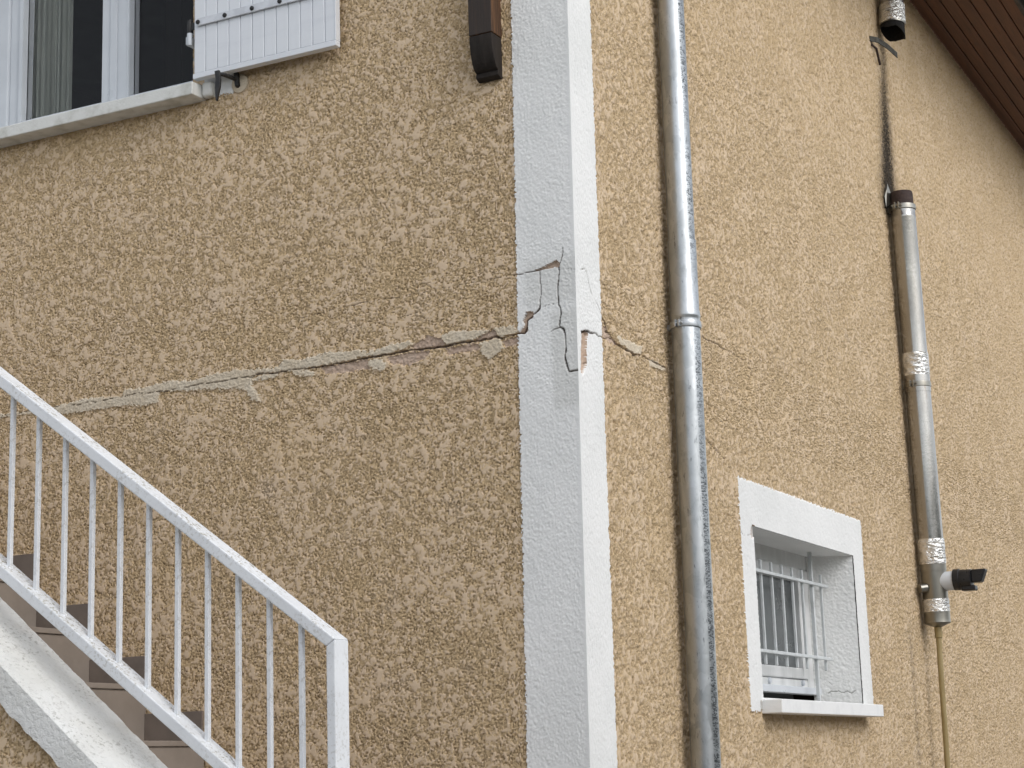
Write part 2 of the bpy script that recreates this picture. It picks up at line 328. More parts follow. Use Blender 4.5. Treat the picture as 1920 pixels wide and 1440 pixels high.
PATCH_L = [[(-1.2541,2.9172),(-1.1885,2.9169),(-1.1147,2.9114),(-1.1148,2.9014),(-1.1708,2.8985),(-1.2302,2.896)],[(-1.2243,2.8902),(-1.1708,2.8935),(-1.1148,2.8914),(-1.1149,2.8814),(-1.1591,2.877),(-1.2124,2.8771)],[(-2.3428,2.8932),(-2.2053,2.889),(-2.0972,2.8912),(-2.0172,2.8982),(-1.938,2.9045),(-1.7753,2.8927),(-1.7692,2.9181),(-1.6797,2.9123),(-1.5663,2.9241),(-1.473,2.9098),(-1.381,2.9238),(-1.2841,2.9267),(-1.2123,2.9149),(-1.2242,2.8963),(-1.2244,2.866),(-1.1948,2.8272),(-1.1831,2.8007),(-1.2246,2.8107),(-1.2542,2.8546),(-1.3687,2.8687),(-1.4914,2.8787),(-1.6099,2.8881),(-1.6222,2.8534),(-1.6916,2.8462),(-1.7427,2.8575),(-1.9109,2.8596),(-2.023,2.858),(-2.1035,2.8759),(-2.2392,2.88),(-2.3424,2.8812)],[(-1.217,2.8982),(-1.1695,2.9022),(-1.1163,2.913),(-1.0927,2.94),(-1.0286,2.9266),(-0.9133,2.9388),(-0.7777,2.9281),(-0.7613,2.9112),(-0.7782,2.9037),(-0.9139,2.8968),(-1.029,2.8918),(-1.1695,2.8972)],[(-1.058,2.8955),(-0.9828,2.8859),(-0.9658,2.8639),(-1.0061,2.8665),(-1.0523,2.8773)],[(-0.7612,2.9161),(-0.6887,2.9284),(-0.6006,2.936),(-0.5873,2.9221),(-0.6341,2.909),(-0.7337,2.8978),(-0.7614,2.9039)],[(-0.7588,2.8913),(-0.7116,2.89),(-0.69,2.8677),(-0.7014,2.8498),(-0.751,2.8659)],[(-0.4789,2.9363),(-0.4438,2.9459),(-0.2913,2.9295),(-0.3282,2.9204),(-0.3655,2.9064),(-0.4611,2.9026),(-0.4767,2.9168)],[(-0.286,2.9335),(-0.2186,2.9336),(-0.2029,2.9125),(-0.2612,2.8993),(-0.2765,2.9085)],[(-0.3422,2.8937),(-0.2664,2.9),(-0.2573,2.8634),(-0.3051,2.832),(-0.3356,2.8549)]]
BRICK_L = [[(-0.5846,2.9217),(-0.5352,2.944),(-0.4818,2.9271),(-0.4665,2.901),(-0.5525,2.9029),(-0.6012,2.9094)],[(-0.954,2.8911),(-0.8571,2.8934),(-0.7615,2.8966),(-0.7566,2.8617),(-0.8576,2.86),(-0.9314,2.8669)],[(-0.6895,2.892),(-0.607,2.8981),(-0.5257,2.8945),(-0.5371,2.8719),(-0.6081,2.8523),(-0.6789,2.8712)],[(-0.3656,2.904),(-0.3282,2.9204),(-0.2862,2.9288),(-0.2776,2.9063),(-0.3237,2.8984)],[(-0.4721,2.8921),(-0.3659,2.8946),(-0.345,2.8894),(-0.3456,2.8705),(-0.4566,2.8709)],[(-0.2565,2.8869),(-0.2044,2.8986),(-0.2029,2.8702),(-0.2521,2.8627)]]
HOLE_L = [[(-0.1468,3.0992),(-0.1149,3.1074),(-0.0752,3.1195),(-0.0613,3.1253),(-0.049,3.111),(-0.0527,3.097),(-0.0681,3.102),(-0.1153,3.0987)],[(-0.2075,2.9045),(-0.1872,2.918),(-0.1822,2.9463),(-0.1714,2.9702),(-0.1479,2.9668),(-0.1465,2.9539),(-0.1647,2.9402),(-0.1657,2.915),(-0.1761,2.8984)]]
HOLE_R = [[(0.0306,2.8874),(0.0673,2.899),(0.0793,2.8934),(0.0676,2.8587),(0.0622,2.829),(0.0614,2.7859),(0.0462,2.7653),(0.0283,2.7508),(0.0171,2.7619)],[(1.5122,2.4274),(1.5305,2.4351),(1.5469,2.4309),(1.54,2.3912),(1.5187,2.3778),(1.4994,2.3969)]]
PATCH_R = [[(0.2953,2.9382),(0.3578,2.9336),(0.4221,2.9349),(0.5254,2.9357),(0.5122,2.9043),(0.4549,2.8974),(0.4091,2.902),(0.337,2.9089)],[(0.5791,2.9033),(0.648,2.9083),(0.7368,2.9009),(0.7146,2.8851),(0.6445,2.8803),(0.5762,2.8796)]]
BRICK_R = [[(0.1987,2.9392),(0.2209,2.9437),(0.2413,2.9293),(0.2799,2.9183),(0.3276,2.9052),(0.3088,2.8979),(0.2471,2.9008),(0.2039,2.9053)]]
SOOT = [(4.0408,5.2825),(4.0548,5.1821),(4.0051,4.9566),(3.9889,4.7451),(3.9682,4.5929),(3.9584,4.4452),(3.9572,4.3296)]

def fnoise(nv, nu, dv, du, lam, bw, seed, ratio=1.0):
    rg = np.random.default_rng(seed); w = rg.standard_normal((nv, nu)).astype(np.float32)
    F = np.fft.rfft2(w); fv = np.fft.fftfreq(nv, dv)[:, None]; fu = np.fft.rfftfreq(nu, du)[None, :]
    k = np.sqrt((fu*ratio)**2 + fv**2); k[0, 0] = 1e-9
    F *= np.exp(-(np.log(k*lam))**2/(2*bw*bw)); n = np.fft.irfft2(F, s=(nv, nu)); return (n/n.std()).astype(np.float32)
class Field:
    """band-limited noise on a uniform grid, sampled anywhere on the wall"""
    def __init__(s, u0, u1, v0, v1, d, lam, bw, seed, ratio=1.0):
        s.u0, s.v0, s.d = u0, v0, d; nu = int((u1-u0)/d)+3; nv = int((v1-v0)/d)+3
        s.g = fnoise(nv, nu, d, d, lam, bw, seed, ratio)
    def __call__(s, U, V):
        a = np.clip((U-s.u0)/s.d, 0, s.g.shape[1]-2.001); b = np.clip((V-s.v0)/s.d, 0, s.g.shape[0]-2.001)
        i = a.astype(np.int32); j = b.astype(np.int32); a = (a-i).astype(np.float32); b = (b-j).astype(np.float32)
        g = s.g
        return (g[j, i]*(1-a)+g[j, i+1]*a)*(1-b)+(g[j+1, i]*(1-a)+g[j+1, i+1]*a)*b
def in_poly(poly, U, V):
    r = np.zeros(U.shape, bool); n = len(poly)
    for i in range(n):
        (x1, y1), (x2, y2) = poly[i], poly[(i+1) % n]
        if y1 == y2: continue
        c = ((y1 > V) != (y2 > V)) & (U < (x2-x1)*(V-y1)/(y2-y1)+x1); r ^= c
    return r
def window_idx(us, vs, pts, pad):
    a = min(p[0] for p in pts)-pad; b = max(p[0] for p in pts)+pad; c = min(p[1] for p in pts)-pad; d = max(p[1] for p in pts)+pad
    return slice(np.searchsorted(us, a), np.searchsorted(us, b)), slice(np.searchsorted(vs, c), np.searchsorted(vs, d))
def crack_depth(us, vs, cracks, jit_u, jit_v, seed):
    D = np.zeros((len(vs), len(us)), np.float32); rg = random.Random(seed)
    for pts, ws, dep in cracks:
        # roughen the polyline so it does not run straight between the surveyed points
        P = [pts[0]]; Wd = [ws[0]]
        for i in range(len(pts)-1):
            (x1, y1), (x2, y2) = pts[i], pts[i+1]; Lg = math.hypot(x2-x1, y2-y1); k = max(1, int(Lg/.012))
            for q in range(1, k+1):
                t = q/k; jj = 0 if q == k else min(.0022, Lg*.1)
                P.append((x1+(x2-x1)*t+rg.uniform(-jj, jj), y1+(y2-y1)*t+rg.uniform(-jj, jj)))
                gap = .2 if (max(ws) < 2.6 and dep in (4, 3) and rg.random() < .5) else 1.0
                Wd.append((ws[i]+(ws[min(i+1, len(ws)-1)]-ws[i])*t)*rg.uniform(.55, 1.2)*gap)
        for i in range(len(P)-1):
            su, sv = window_idx(us, vs, [P[i], P[i+1]], .02)
            U, V = np.meshgrid(us[su], vs[sv])
            if U.size == 0: continue
            dx, dy = P[i+1][0]-P[i][0], P[i+1][1]-P[i][1]; L2 = dx*dx+dy*dy+1e-12
            t = np.clip(((U-P[i][0])*dx+(V-P[i][1])*dy)/L2, 0, 1)
            d = np.hypot(U-P[i][0]-t*dx, V-P[i][1]-t*dy); w = (Wd[i]+(Wd[i+1]-Wd[i])*t)*.001
            e = np.clip(1.35-d/np.maximum(w, .0004), 0, 1)*dep*.001
            D[sv, su] = np.maximum(D[sv, su], e)
    return D
def sheet_part(name, mat, parent, us, vs, H, mask4, cell, mapfn, extra=None):
    """turn the selected cells of a relief grid into one mesh"""
    nu = len(us); jj, ii = np.nonzero(cell)
    if len(jj) == 0: return None
    a = jj*nu+ii; q = np.stack([a, a+1, a+nu+1, a+nu], 1)
    used = np.zeros(len(us)*len(vs), bool); used[q.ravel()] = True
    remap = np.cumsum(used)-1; idx = np.nonzero(used)[0]
    X = mapfn(us[idx % nu], vs[idx//nu], H.ravel()[idx]).astype(np.float32)
    q = remap[q]; M4 = mask4.reshape(-1, 4)[idx].astype(np.float32)
    nq = len(q); loops = q.ravel(); starts = np.arange(nq)*4; tot = np.full(nq, 4)
    smooth = np.ones(nq, bool)
    if extra:
        for pts in extra:
            k = len(X); X = np.vstack([X, np.array(pts, np.float32)]); M4 = np.vstack([M4, np.tile(np.array([[.6, 0, 0, 0]], np.float32), (len(pts), 1))])
            starts = np.append(starts, len(loops)); loops = np.append(loops, np.arange(k, k+len(pts))); tot = np.append(tot, len(pts)); smooth = np.append(smooth, False)
    o0 = base_of(parent); X = X - np.array(o0, np.float32)
    me = bpy.data.meshes.new(name); me.vertices.add(len(X)); me.vertices.foreach_set('co', X.ravel().astype(np.float32))
    me.loops.add(len(loops)); me.loops.foreach_set('vertex_index', loops.astype(np.int32))
    me.polygons.add(len(starts)); me.polygons.foreach_set('loop_start', starts.astype(np.int32)); me.polygons.foreach_set('loop_total', tot.astype(np.int32))
    me.polygons.foreach_set('use_smooth', smooth)
    at = me.attributes.new('mask', 'FLOAT_COLOR', 'POINT'); at.data.foreach_set('color', M4.ravel())
    mats = mat if isinstance(mat, (list, tuple)) else [mat]
    for k in mats: me.materials.append(k)
    if extra and len(mats) > 1:
        mi = np.zeros(len(starts), np.int32); mi[nq:] = 1; me.polygons.foreach_set('material_index', mi)
    me.update(calc_edges=True)
    return link(name, me, parent, o0)
def scraped(U, V, f, bias, deep=1.0, ww=.32):
    """scraped roughcast: a trowel-flattened skin broken by crooked crevices and small pits"""
    na = f['a'](U, V); nb = f['b'](U, V); nc = f['c'](U, V); ne = f['e'](U, V); nj = f['j'](U, V)
    patch = np.clip(f['d'](U, V)-.9, 0, 1.3)
    n = na*.45 + nb*.62 + nc*.40 + ne*.20
    d = np.clip(bias - n - patch*2.0, 0, 2.0)                   # broken ground below the skin
    rough = np.clip(d/.22, 0, 1)
    worm = 1-np.clip(np.abs(nb*.75+na*.60)/ww, 0, 1)            # crooked crevices
    pit = np.clip(-.85-na*.8-nj*.5, 0, 1)                        # little holes
    cut = np.clip(worm+pit*1.2, 0, 1.3)*rough
    h = -np.minimum(d, 1)*.0007 - cut*.0044*deep + rough*(nj*.00055+na*.0004) + nc*.0002
    return h, 1-np.clip(cut, 0, 1), rough

def smooth01(x): x = np.clip(x, 0, 1); return x*x*(3-2*x)
LABELS = dict(wall=0, band=1, hole=-1)
ARRIS = lambda z: .0118*(z-2.77)          # the corner leans very slightly

house = empty('house', (0, 0, 0), 'house with sandy scraped stucco walls and white corner band split by a long crack', 'house')

def spacing(parts):
    out = [parts[0][0]]
    for a, b, d0, d1 in parts:
        x = a
        while x < b-1e-6:
            t = (x-a)/(b-a); x += d0+(d1-d0)*t; out.append(min(x, b))
    return np.unique(np.array(out, np.float64))

# ---- gable wall (plane y = 0, outside is -y)
us = spacing([(-2.62, -.27, .0033, .0033), (-.27, 0.0, .0024, .0024)])
vs = spacing([(1.44, 2.66, .0034, .0034), (2.66, 3.20, .0026, .0026), (3.20, 4.74, .0034, .0034)])
U, V = np.meshgrid(us, vs)
FL = {k: Field(-2.7, .1, 1.4, 4.8, .0025, lam, bw, sd) for k, lam, bw, sd in (('a', .0105, .40, 1), ('b', .022, .50, 2), ('c', .07, .5, 3), ('d', .042, .35, 4), ('e', .45, .6, 5), ('j', .012, .6, 6), ('k', .03, .5, 7))}
H, flat, rough = scraped(U, V, FL, .56, 1.25, .31)
jU = U + FL['j'](U, V)*.0022 + FL['k'](U, V)*.0020; jV = V + FL['j'](U+.37, V)*.0022 + FL['k'](U-.29, V)*.0020
lab = np.zeros(U.shape, np.int16)
band_edge = -.19-.0117*(4.03-V)
lab[jU-FL['k'](U, V)*.001 > band_edge] = 1
lab[(U > -1.425) & (jU < -1.295) & (jV > 3.935)] = 2
npat = 10
for i, pg in enumerate(PATCH_L):
    k = in_poly(pg, jU, jV) & (lab == 0); lab[k] = npat+i
nb = 40
for i, pg in enumerate(BRICK_L):
    k = in_poly(pg, jU, jV) & (lab != 1); lab[k] = nb+i
for i, pg in enumerate(HOLE_L):
    k = in_poly(pg, U+FL['k'](U, V)*.0013, V+FL['k'](U+.3, V)*.0013); lab[k] = nb+20+i
crk = crack_depth(us, vs, CRACKS_L, None, None, 3)
white = (lab == 1) | (lab == 2)
Hw = .0032 + FL['a'](U, V)*.00042 + FL['b'](U, V)*.00030 + FL['c'](U, V)*.0002
edge = smooth01((U+.010)/.008)            # plastic corner bead is smooth
Hw = Hw*(1-edge) + .0036*edge
H = np.where(white, Hw, H)
pm = (lab >= npat) & (lab < nb); H = np.where(pm, .0028 + FL['a'](U, V)*.0008 + FL['b'](U, V)*.0006 + FL['j'](U, V)*.0003, H)
bm_ = (lab >= nb) & (lab < nb+20); H = np.where(bm_, -.0050 + FL['a'](U, V)*.0010 + FL['b'](U, V)*.0012, H)
hm = lab >= nb+20; H = np.where(hm, -.0075 + FL['b'](U, V)*.0010, H)
H = H - crk
# the cracked piece of band beside the arris stands a little proud
M4 = np.zeros(U.shape+(4,), np.float32)
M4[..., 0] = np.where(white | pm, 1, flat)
M4[..., 1] = smooth01(crk/.0045)
M4[..., 2] = np.where(lab == 1, smooth01((V-2.96)/.05)*smooth01((3.16-V)/.05)*.7*smooth01((U+.20)/.05) + smooth01((V-2.62)/.05)*smooth01((2.98-V)/.04)*smooth01((U+.095)/.02)*.8, 0)
M4[..., 3] = rough
cl = lab[:-1, :-1].copy()
Uc, Vc = U[:-1, :-1], V[:-1, :-1]
cut = (Vc > 3.99+.16-.229*Uc) | ((Uc < -1.476) & (Vc > 3.962))
cl[cut] = -1
def map_left(u, v, h):
    w = np.exp(-np.abs(u)/.12); x = u + ARRIS(v)*w
    n = np.clip((u+.006)/.006, 0, 1)       # last column wraps on to the arris
    return np.stack([x + .0036*n, -h, v], 1)
def topz(x): return 3.99+.15-.229*x
W0 = .004
left_extra = [[(-9, W0, -.3), (0, W0, -.3), (0, W0, 1.45), (-9, W0, 1.45)], [(-9, W0, 1.45), (-2.61, W0, 1.45), (-2.61, W0, 3.962), (-9, W0, 3.962)],
    [(-9, W0, 3.962), (-2.62, W0, 3.962), (-2.62, W0, 5.3), (-9, W0, 5.3)], [(-2.62, W0, 5.2), (-1.476, W0, 5.2), (-1.476, W0, 5.3), (-2.62, W0, 5.3)],
    [(-1.476, W0, topz(-1.476)), (0, W0, topz(0)), (0, W0, 5.3), (-1.476, W0, 5.3)], [(-9, W0, 5.3), (0, W0, 5.3), (0, W0, 5.78), (-4.5, W0, 8.4), (-9, W0, 5.78)]]
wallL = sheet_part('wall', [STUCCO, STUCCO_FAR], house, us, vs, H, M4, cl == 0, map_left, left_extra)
tag(wallL, 'gable wall with the long open crack above the stairs')
parts_band = [(us, vs, H, M4, cl == 1, map_left)]
sheet_part('window_surround', WHITE_RENDER, house, us, vs, H, M4, cl == 2, map_left)
for i in range(len(PATCH_L)): sheet_part('mortar_patch', MORTAR, wallL, us, vs, H, M4, cl == npat+i, map_left)
for i in range(len(BRICK_L)): sheet_part('exposed_brick', BRICK, wallL, us, vs, H, M4, cl == nb+i, map_left)
chips = [(us, vs, H, M4, cl == nb+20+i, map_left) for i in range(len(HOLE_L))]

# ---- eaves wall (plane x = 0, outside is +x)
us2 = spacing([(0.0, .24, .0028, .0028), (.24, 1.6, .0046, .0056), (1.6, 4.2, .0058, .0095), (4.2, 8.0, .0098, .0135)])
vs2 = spacing([(1.42, 2.78, .0047, .0047), (2.78, 3.12, .0030, .0030), (3.12, 4.3, .0044, .0050), (4.3, 5.77, .0062, .0068)])
U2, V2 = np.meshgrid(us2, vs2)
FR = {k: Field(-.1, 8.1, 1.4, 5.9, .004, lam, bw, sd) for k, lam, bw, sd in (('a', .0125, .40, 11), ('b', .023, .5, 12), ('c', .07, .5, 13), ('d', .045, .35, 14), ('e', .5, .6, 15), ('j', .013, .6, 16), ('k', .03, .5, 17))}
H2, flat2, rough2 = scraped(U2, V2, FR, .72, 1.7, .44)
jU2 = U2 + FR['j'](U2, V2)*.0022 + FR['k'](U2, V2)*.0020; jV2 = V2 + FR['j'](U2+.37, V2)*.0022 + FR['k'](U2+.61, V2)*.0020
lab2 = np.zeros(U2.shape, np.int16)
lab2[jU2 < .190] = 1
surr = (jU2 > 1.39) & (jU2 < 2.985) & (jV2 < 2.602) & (jV2 > np.where(U2 < 1.50, 1.732, 1.772))
lab2[surr] = 2
for i, pg in enumerate(PATCH_R):
    k = in_poly(pg, jU2, jV2) & (lab2 == 0); lab2[k] = npat+i
for i, pg in enumerate(BRICK_R):
    k = in_poly(pg, jU2, jV2); lab2[k] = nb+i
for i, pg in enumerate(HOLE_R):
    k = in_poly(pg, U2+FR['k'](U2, V2)*.0013, V2+FR['k'](U2+.3, V2)*.0015); lab2[k] = nb+20+i
crk2 = crack_depth(us2, vs2, CRACKS_R, None, None, 5)
white2 = (lab2 == 1) | (lab2 == 2)
Hw2 = .0032 + FR['a'](U2, V2)*.00045 + FR['b'](U2, V2)*.00030 + FR['c'](U2, V2)*.0002
edge2 = smooth01((.010-U2)/.008); Hw2 = Hw2*(1-edge2)+.0036*edge2
H2 = np.where(white2, Hw2, H2)
pm2 = (lab2 >= npat) & (lab2 < nb); H2 = np.where(pm2, .0020 + FR['a'](U2, V2)*.0008 + FR['b'](U2, V2)*.0006, H2)
bm2 = (lab2 >= nb) & (lab2 < nb+20); H2 = np.where(bm2, -.0050 + FR['a'](U2, V2)*.0010 + FR['b'](U2, V2)*.0010, H2)
hm2 = lab2 >= nb+20; H2 = np.where(hm2, -.0080 + FR['b'](U2, V2)*.0008, H2)
H2 = H2 - crk2
# soot streak between the two cut flue ends
sy = np.interp(vs2, [p[1] for p in SOOT][::-1], [p[0] for p in SOOT][::-1])[:, None]
dv = (V2-SOOT[-1][1])/(SOOT[0][1]-SOOT[-1][1])
wd = .060 + .080*np.clip(1-dv, 0, 1)
soot = np.exp(-((U2-sy+FR['c'](U2, V2)*.010)/wd)**2)*smooth01((1.06-dv)/.12)*smooth01((dv+.10)/.1)*(.50+.75*np.clip(1-dv*1.1, 0, 1))
soot = np.clip(soot*(1.15+FR['a'](U2, V2)*.20+FR['b'](U2, V2)*.16), 0, .96)
run = np.exp(-((U2-3.70+FR['c'](U2, V2)*.008)/.035)**2)*smooth01((2.25-V2)/.15)*.28
soot = np.clip(soot+np.clip(run*(1+.5*FR['b'](U2, V2)), 0, 1), 0, 1)
M42 = np.zeros(U2.shape+(4,), np.float32)
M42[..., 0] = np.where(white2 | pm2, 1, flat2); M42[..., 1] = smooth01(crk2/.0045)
M42[..., 2] = np.where(white2, 0, soot)
M42[..., 3] = rough2
cl2 = lab2[:-1, :-1].copy(); Uc, Vc = U2[:-1, :-1], V2[:-1, :-1]
cut2 = ((Uc > 1.532) & (Uc < 2.822) & (Vc > 1.786) & (Vc < 2.430)) | (Vc > 4.18+.36*Uc)
cl2[cut2] = -1
def map_right(u, v, h):
    w = np.exp(-np.abs(u)/.5); n = np.clip((.006-u)/.006, 0, 1)
    return np.stack([h + ARRIS(v)*w, u - .0036*n, v], 1)
X0 = -.004
right_extra = [[(X0, 0, -.3), (X0, 10, -.3), (X0, 10, 1.43), (X0, 0, 1.43)], [(X0, 7.99, 1.43), (X0, 10, 1.43), (X0, 10, 5.78), (X0, 7.99, 5.78)],
    [(X0, 0, 4.17), (X0, 4.43, 5.765), (X0, 0, 5.78)]]
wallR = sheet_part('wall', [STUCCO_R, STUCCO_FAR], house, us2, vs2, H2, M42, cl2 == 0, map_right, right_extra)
tag(wallR, 'eaves wall with downpipe, flue and barred window')
parts_band.append((us2, vs2, H2, M42, cl2 == 1, map_right))
sheet_part('window_surround', WHITE_RENDER, house, us2, vs2, H2, M42, cl2 == 2, map_right)
for i in range(len(PATCH_R)): sheet_part('mortar_patch', MORTAR, wallR, us2, vs2, H2, M42, cl2 == npat+i, map_right)
for i in range(len(BRICK_R)): sheet_part('exposed_brick', BRICK, wallR, us2, vs2, H2, M42, cl2 == nb+i, map_right)
chips += [(us2, vs2, H2, M42, cl2 == nb+20+i, map_right) for i in range(len(HOLE_R))]
# the corner band: both faces of the quoin in one mesh
bands = [sheet_part('corner_band', WHITE_RENDER, house, *p) for p in parts_band]
bmj = bmesh.new()
for o in bands: bmj.from_mesh(o.data)
bmj.to_mesh(bands[0].data); bmj.free()
bpy.data.objects.remove(bands[1]); corner_band = bands[0]
for p in chips: sheet_part('exposed_mortar', BRICK, corner_band, *p)

# ---- roof: horizontal boarded soffit on the eaves side, overhang on the gable side
roof = MB()
roof.prism([(.66, 5.80), (-4.5, 8.47), (-9.66, 5.80), (-9.66, 5.93), (-4.5, 8.60), (.66, 5.93)], 'y', -.55, 10.6)
roof = roof.build('roof', TERRACOTTA, house)
for i in range(7):
    x0 = .004+i*.0749
    MB().box((x0, -.50, 5.766), (x0+.0700, 10.4, 5.784)).build('soffit_board', SOFFIT, roof, bevel=.004)
MB().box((.002, -.50, 5.7845), (.53, 10.4, 5.792)).build('soffit_backing', FASCIA, roof)
MB().box((.532, -.55, 5.735), (.556, 10.5, 5.90)).build('fascia', FASCIA, roof, bevel=.003)
gut = MB(); prof = [(.575+.065+.065*math.cos(math.pi+math.pi*k/14), 5.83+.065*math.sin(math.pi+math.pi*k/14)) for k in range(15)]
inner = [(.575+.065+.061*math.cos(math.pi+math.pi*k/14), 5.83+.061*math.sin(math.pi+math.pi*k/14)) for k in range(14, -1, -1)]
gut.prism(prof+inner, 'y', -.5, 10.5)
gut = gut.build('gutter', ZINC_CLAMP); tag(gut, 'half round zinc gutter along the eaves beyond the boarded soffit', 'gutter')

# ---- carved timber console beside the corner band
tb = MB(); arc = [(-.070+.043*(1-math.cos(a)), 3.905-.115*math.sin(a)) for a in [math.pi/2*k/10 for k in range(11)]]
timber = empty('timber_post', (-.265, 0, 3.77), 'dark weathered timber post with a curved foot fixed left of the corner band', 'timber')
tp = MB().prism([(.004, 5.75), (-.070, 5.75), (-.070, 3.908), (.004, 3.908)], 'x', -.312, -.226).build('post', TIMBER, timber, bevel=.003)
ft = MB().prism([(.004, 3.9075)]+[(y, min(z, 3.9075)) for y, z in arc]+[(-.030, 3.785), (-.030, 3.772), (-.010, 3.764), (.004, 3.768)], 'x', -.3105, -.2275).build('carved_foot', TIMBER_DARK, timber, bevel=.002)

# ------------------------------------------------------------------ upper window
win = MB()
FY = .15
win.box((-2.475, FY, 3.985), (-2.425, FY+.06, 5.16)).box((-2.62, FY-.012, 3.985), (-2.4755, FY+.06, 5.16)).box((-1.50, FY, 3.985), (-1.45, FY+.06, 5.16)).box((-2.425, FY, 3.985), (-1.50, FY+.06, 4.03)).box((-2.425, FY, 5.11), (-1.50, FY+.06, 5.16))
win = win.build('window', PVC, house, bevel=.004); tag(win, 'white two-sash window above the stairs')
def sash(x0, x1, stl, str_):
    m = MB(); z0, z1 = 4.032, 5.105; y0, y1 = FY-.012, FY+.05
    m.box((x0, y0, z0), (x0+stl, y1, z1)).box((x1-str_, y0, z0), (x1, y1, z1))
    m.box((x0+stl, y0, z0), (x1-str_, y1, z0+.055)).box((x0+stl, y0, z1-.055), (x1-str_, y1, z1))
    return m.build('sash', PVC, win, bevel=.006, segs=3)
sash(-2.424, -1.947, .022, .058); sash(-1.944, -1.502, .068, .05)
MB().box((-2.402, FY+.018, 4.08), (-2.006, FY+.026, 5.06)).build('pane', GLASS, win)
MB().box((-1.876, FY+.018, 4.08), (-1.553, FY+.026, 5.06)).build('pane', GLASS, win)
MB().box((-1.886, FY-.016, 4.04), (-1.880, FY-.010, 5.10)).box((-1.962, FY-.020, 4.036), (-1.930, FY-.012, 5.10)).build('cover_strip', PVC, win, bevel=.002)
# reveals of the opening and the dark room behind
rv = MB().box((-2.70, .004, 3.99), (-2.62, FY, 5.20)).box((-1.476, .004, 3.962), (-1.44, FY+.1, 5.20)).box((-2.62, .004, 5.17), (-1.476, FY, 5.20))
rv.build('reveal', PVC, win)
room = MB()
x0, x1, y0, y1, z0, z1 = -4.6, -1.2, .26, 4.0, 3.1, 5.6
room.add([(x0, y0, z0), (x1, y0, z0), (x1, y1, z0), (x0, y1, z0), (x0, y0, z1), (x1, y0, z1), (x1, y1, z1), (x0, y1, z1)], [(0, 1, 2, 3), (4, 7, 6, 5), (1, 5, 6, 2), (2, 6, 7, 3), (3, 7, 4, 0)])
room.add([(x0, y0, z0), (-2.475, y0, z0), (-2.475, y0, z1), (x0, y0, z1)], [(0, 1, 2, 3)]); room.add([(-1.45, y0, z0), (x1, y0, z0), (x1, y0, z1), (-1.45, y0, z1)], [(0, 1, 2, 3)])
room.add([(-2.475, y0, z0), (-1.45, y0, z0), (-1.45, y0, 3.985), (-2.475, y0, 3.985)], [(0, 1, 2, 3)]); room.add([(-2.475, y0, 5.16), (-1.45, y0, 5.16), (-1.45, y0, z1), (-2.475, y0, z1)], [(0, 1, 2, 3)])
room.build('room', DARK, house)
cv = []; cfc = []
for i in range(61):
    x = -2.47+.235*i/60; y = .235+.012*math.sin(i*.95)+.006*math.sin(i*2.3)
    cv += [(x, y, 4.02), (x, y, 5.15)]
    if i: cfc.append((2*i-2, 2*i, 2*i+1, 2*i-1))
cur = MB().add(cv, cfc, True).build('curtain', CURTAIN); tag(cur, 'pale grey-green curtain hanging behind the left pane of the upper window', 'curtain')
dr = MB().box((-2.95, 1.75, 3.1), (-2.10, 1.79, 5.4)).build('interior_door', DOOR_GREY, house, bevel=.004)
for a, b, c, d in ((-2.85, -2.58, 4.15, 4.72), (-2.47, -2.20, 4.15, 4.72), (-2.85, -2.58, 4.82, 5.3), (-2.47, -2.20, 4.82, 5.3)):
    MB().box((a, 1.741, c), (b, 1.7495, d)).build('door_panel', DARK, dr, bevel=.004)
# sill
sl = MB().prism([(-.080, 3.930), (-.080, 3.9765), (FY+.01, 4.003), (FY+.01, 3.945), (.0, 3.930)], 'x', -2.90, -1.418)
sl = sl.build('window_sill', SILL, house, bevel=.004, segs=3)
MB().box((-1.4175, -.030, 3.932), (-1.372, .003, 3.990)).build('sill_ear', SILL, sl, bevel=.012, segs=3)

# ------------------------------------------------------------------ shutter folded back against the wall
shut = empty('shutter', (-1.43, -.045, 4.0), 'white boarded shutter folded open against the wall with a bolted metal strap', 'shutter')
SY0, SY1 = -.060, -.034
bw_ = .0502; bx0 = -1.426
SR = -.829
board_me = None
nbd = 12
for i in range(nbd):
    xa = bx0+i*bw_+.0012; xb = min(bx0+(i+1)*bw_-.0012, SR-.006)
    MB().box((xa, SY0, 4.0125), (xb, SY1, 5.10)).build('board', SHUTTER_PAINT, shut, bevel=.0028)
MB().box((bx0, SY0+.0045, 4.010), (SR-.006, SY1-.004, 5.10)).build('backing', PVC, shut)
MB().box((bx0-.004, SY0-.0015, 3.9925), (SR, SY1+.001, 4.0123)).build('bottom_rail', SHUTTER_PAINT, shut, bevel=.002)
MB().box((SR-.0058, SY0-.0012, 4.0125), (SR+.0002, SY1+.001, 5.11)).build('edge_rail', SHUTTER_PAINT, shut, bevel=.0015)
for z, nb_ in ((4.2015, 5), (4.80, 5)):
    st = MB().prism([(SY0-.0040, z-.0150), (SY0-.0090, z-.0140), (SY0-.0090, z+.0140), (SY0-.0040, z+.0150)], 'x', -1.408, -.87).build('strap', ALU, shut, bevel=.0015)
    for k in range(nb_):
        MB().lathe((-1.402+.1165*k, SY0-.0085, z-.001), (-1.402+.1165*k, SY0-.03, z-.001), [(0, .0085), (.004, .0082), (.0065, .005), (.007, 0)], 14).build('bolt', BLACK_IRON, st)
hg = MB().tube([(-1.452, -.050, 4.175), (-1.452, -.050, 4.225)], .009, 14).box((-1.455, -.052, 4.185), (-1.415, -.046, 4.213)).build('hinge', BLACK_IRON, shut, bevel=.001)
MB().tube([(-1.452, -.050, 4.128), (-1.452, -.050, 4.1745)], .010, 14).box((-1.47, -.05, 4.135), (-1.452, .004, 4.165)).build('hinge_pin', PVC, shut, bevel=.001)
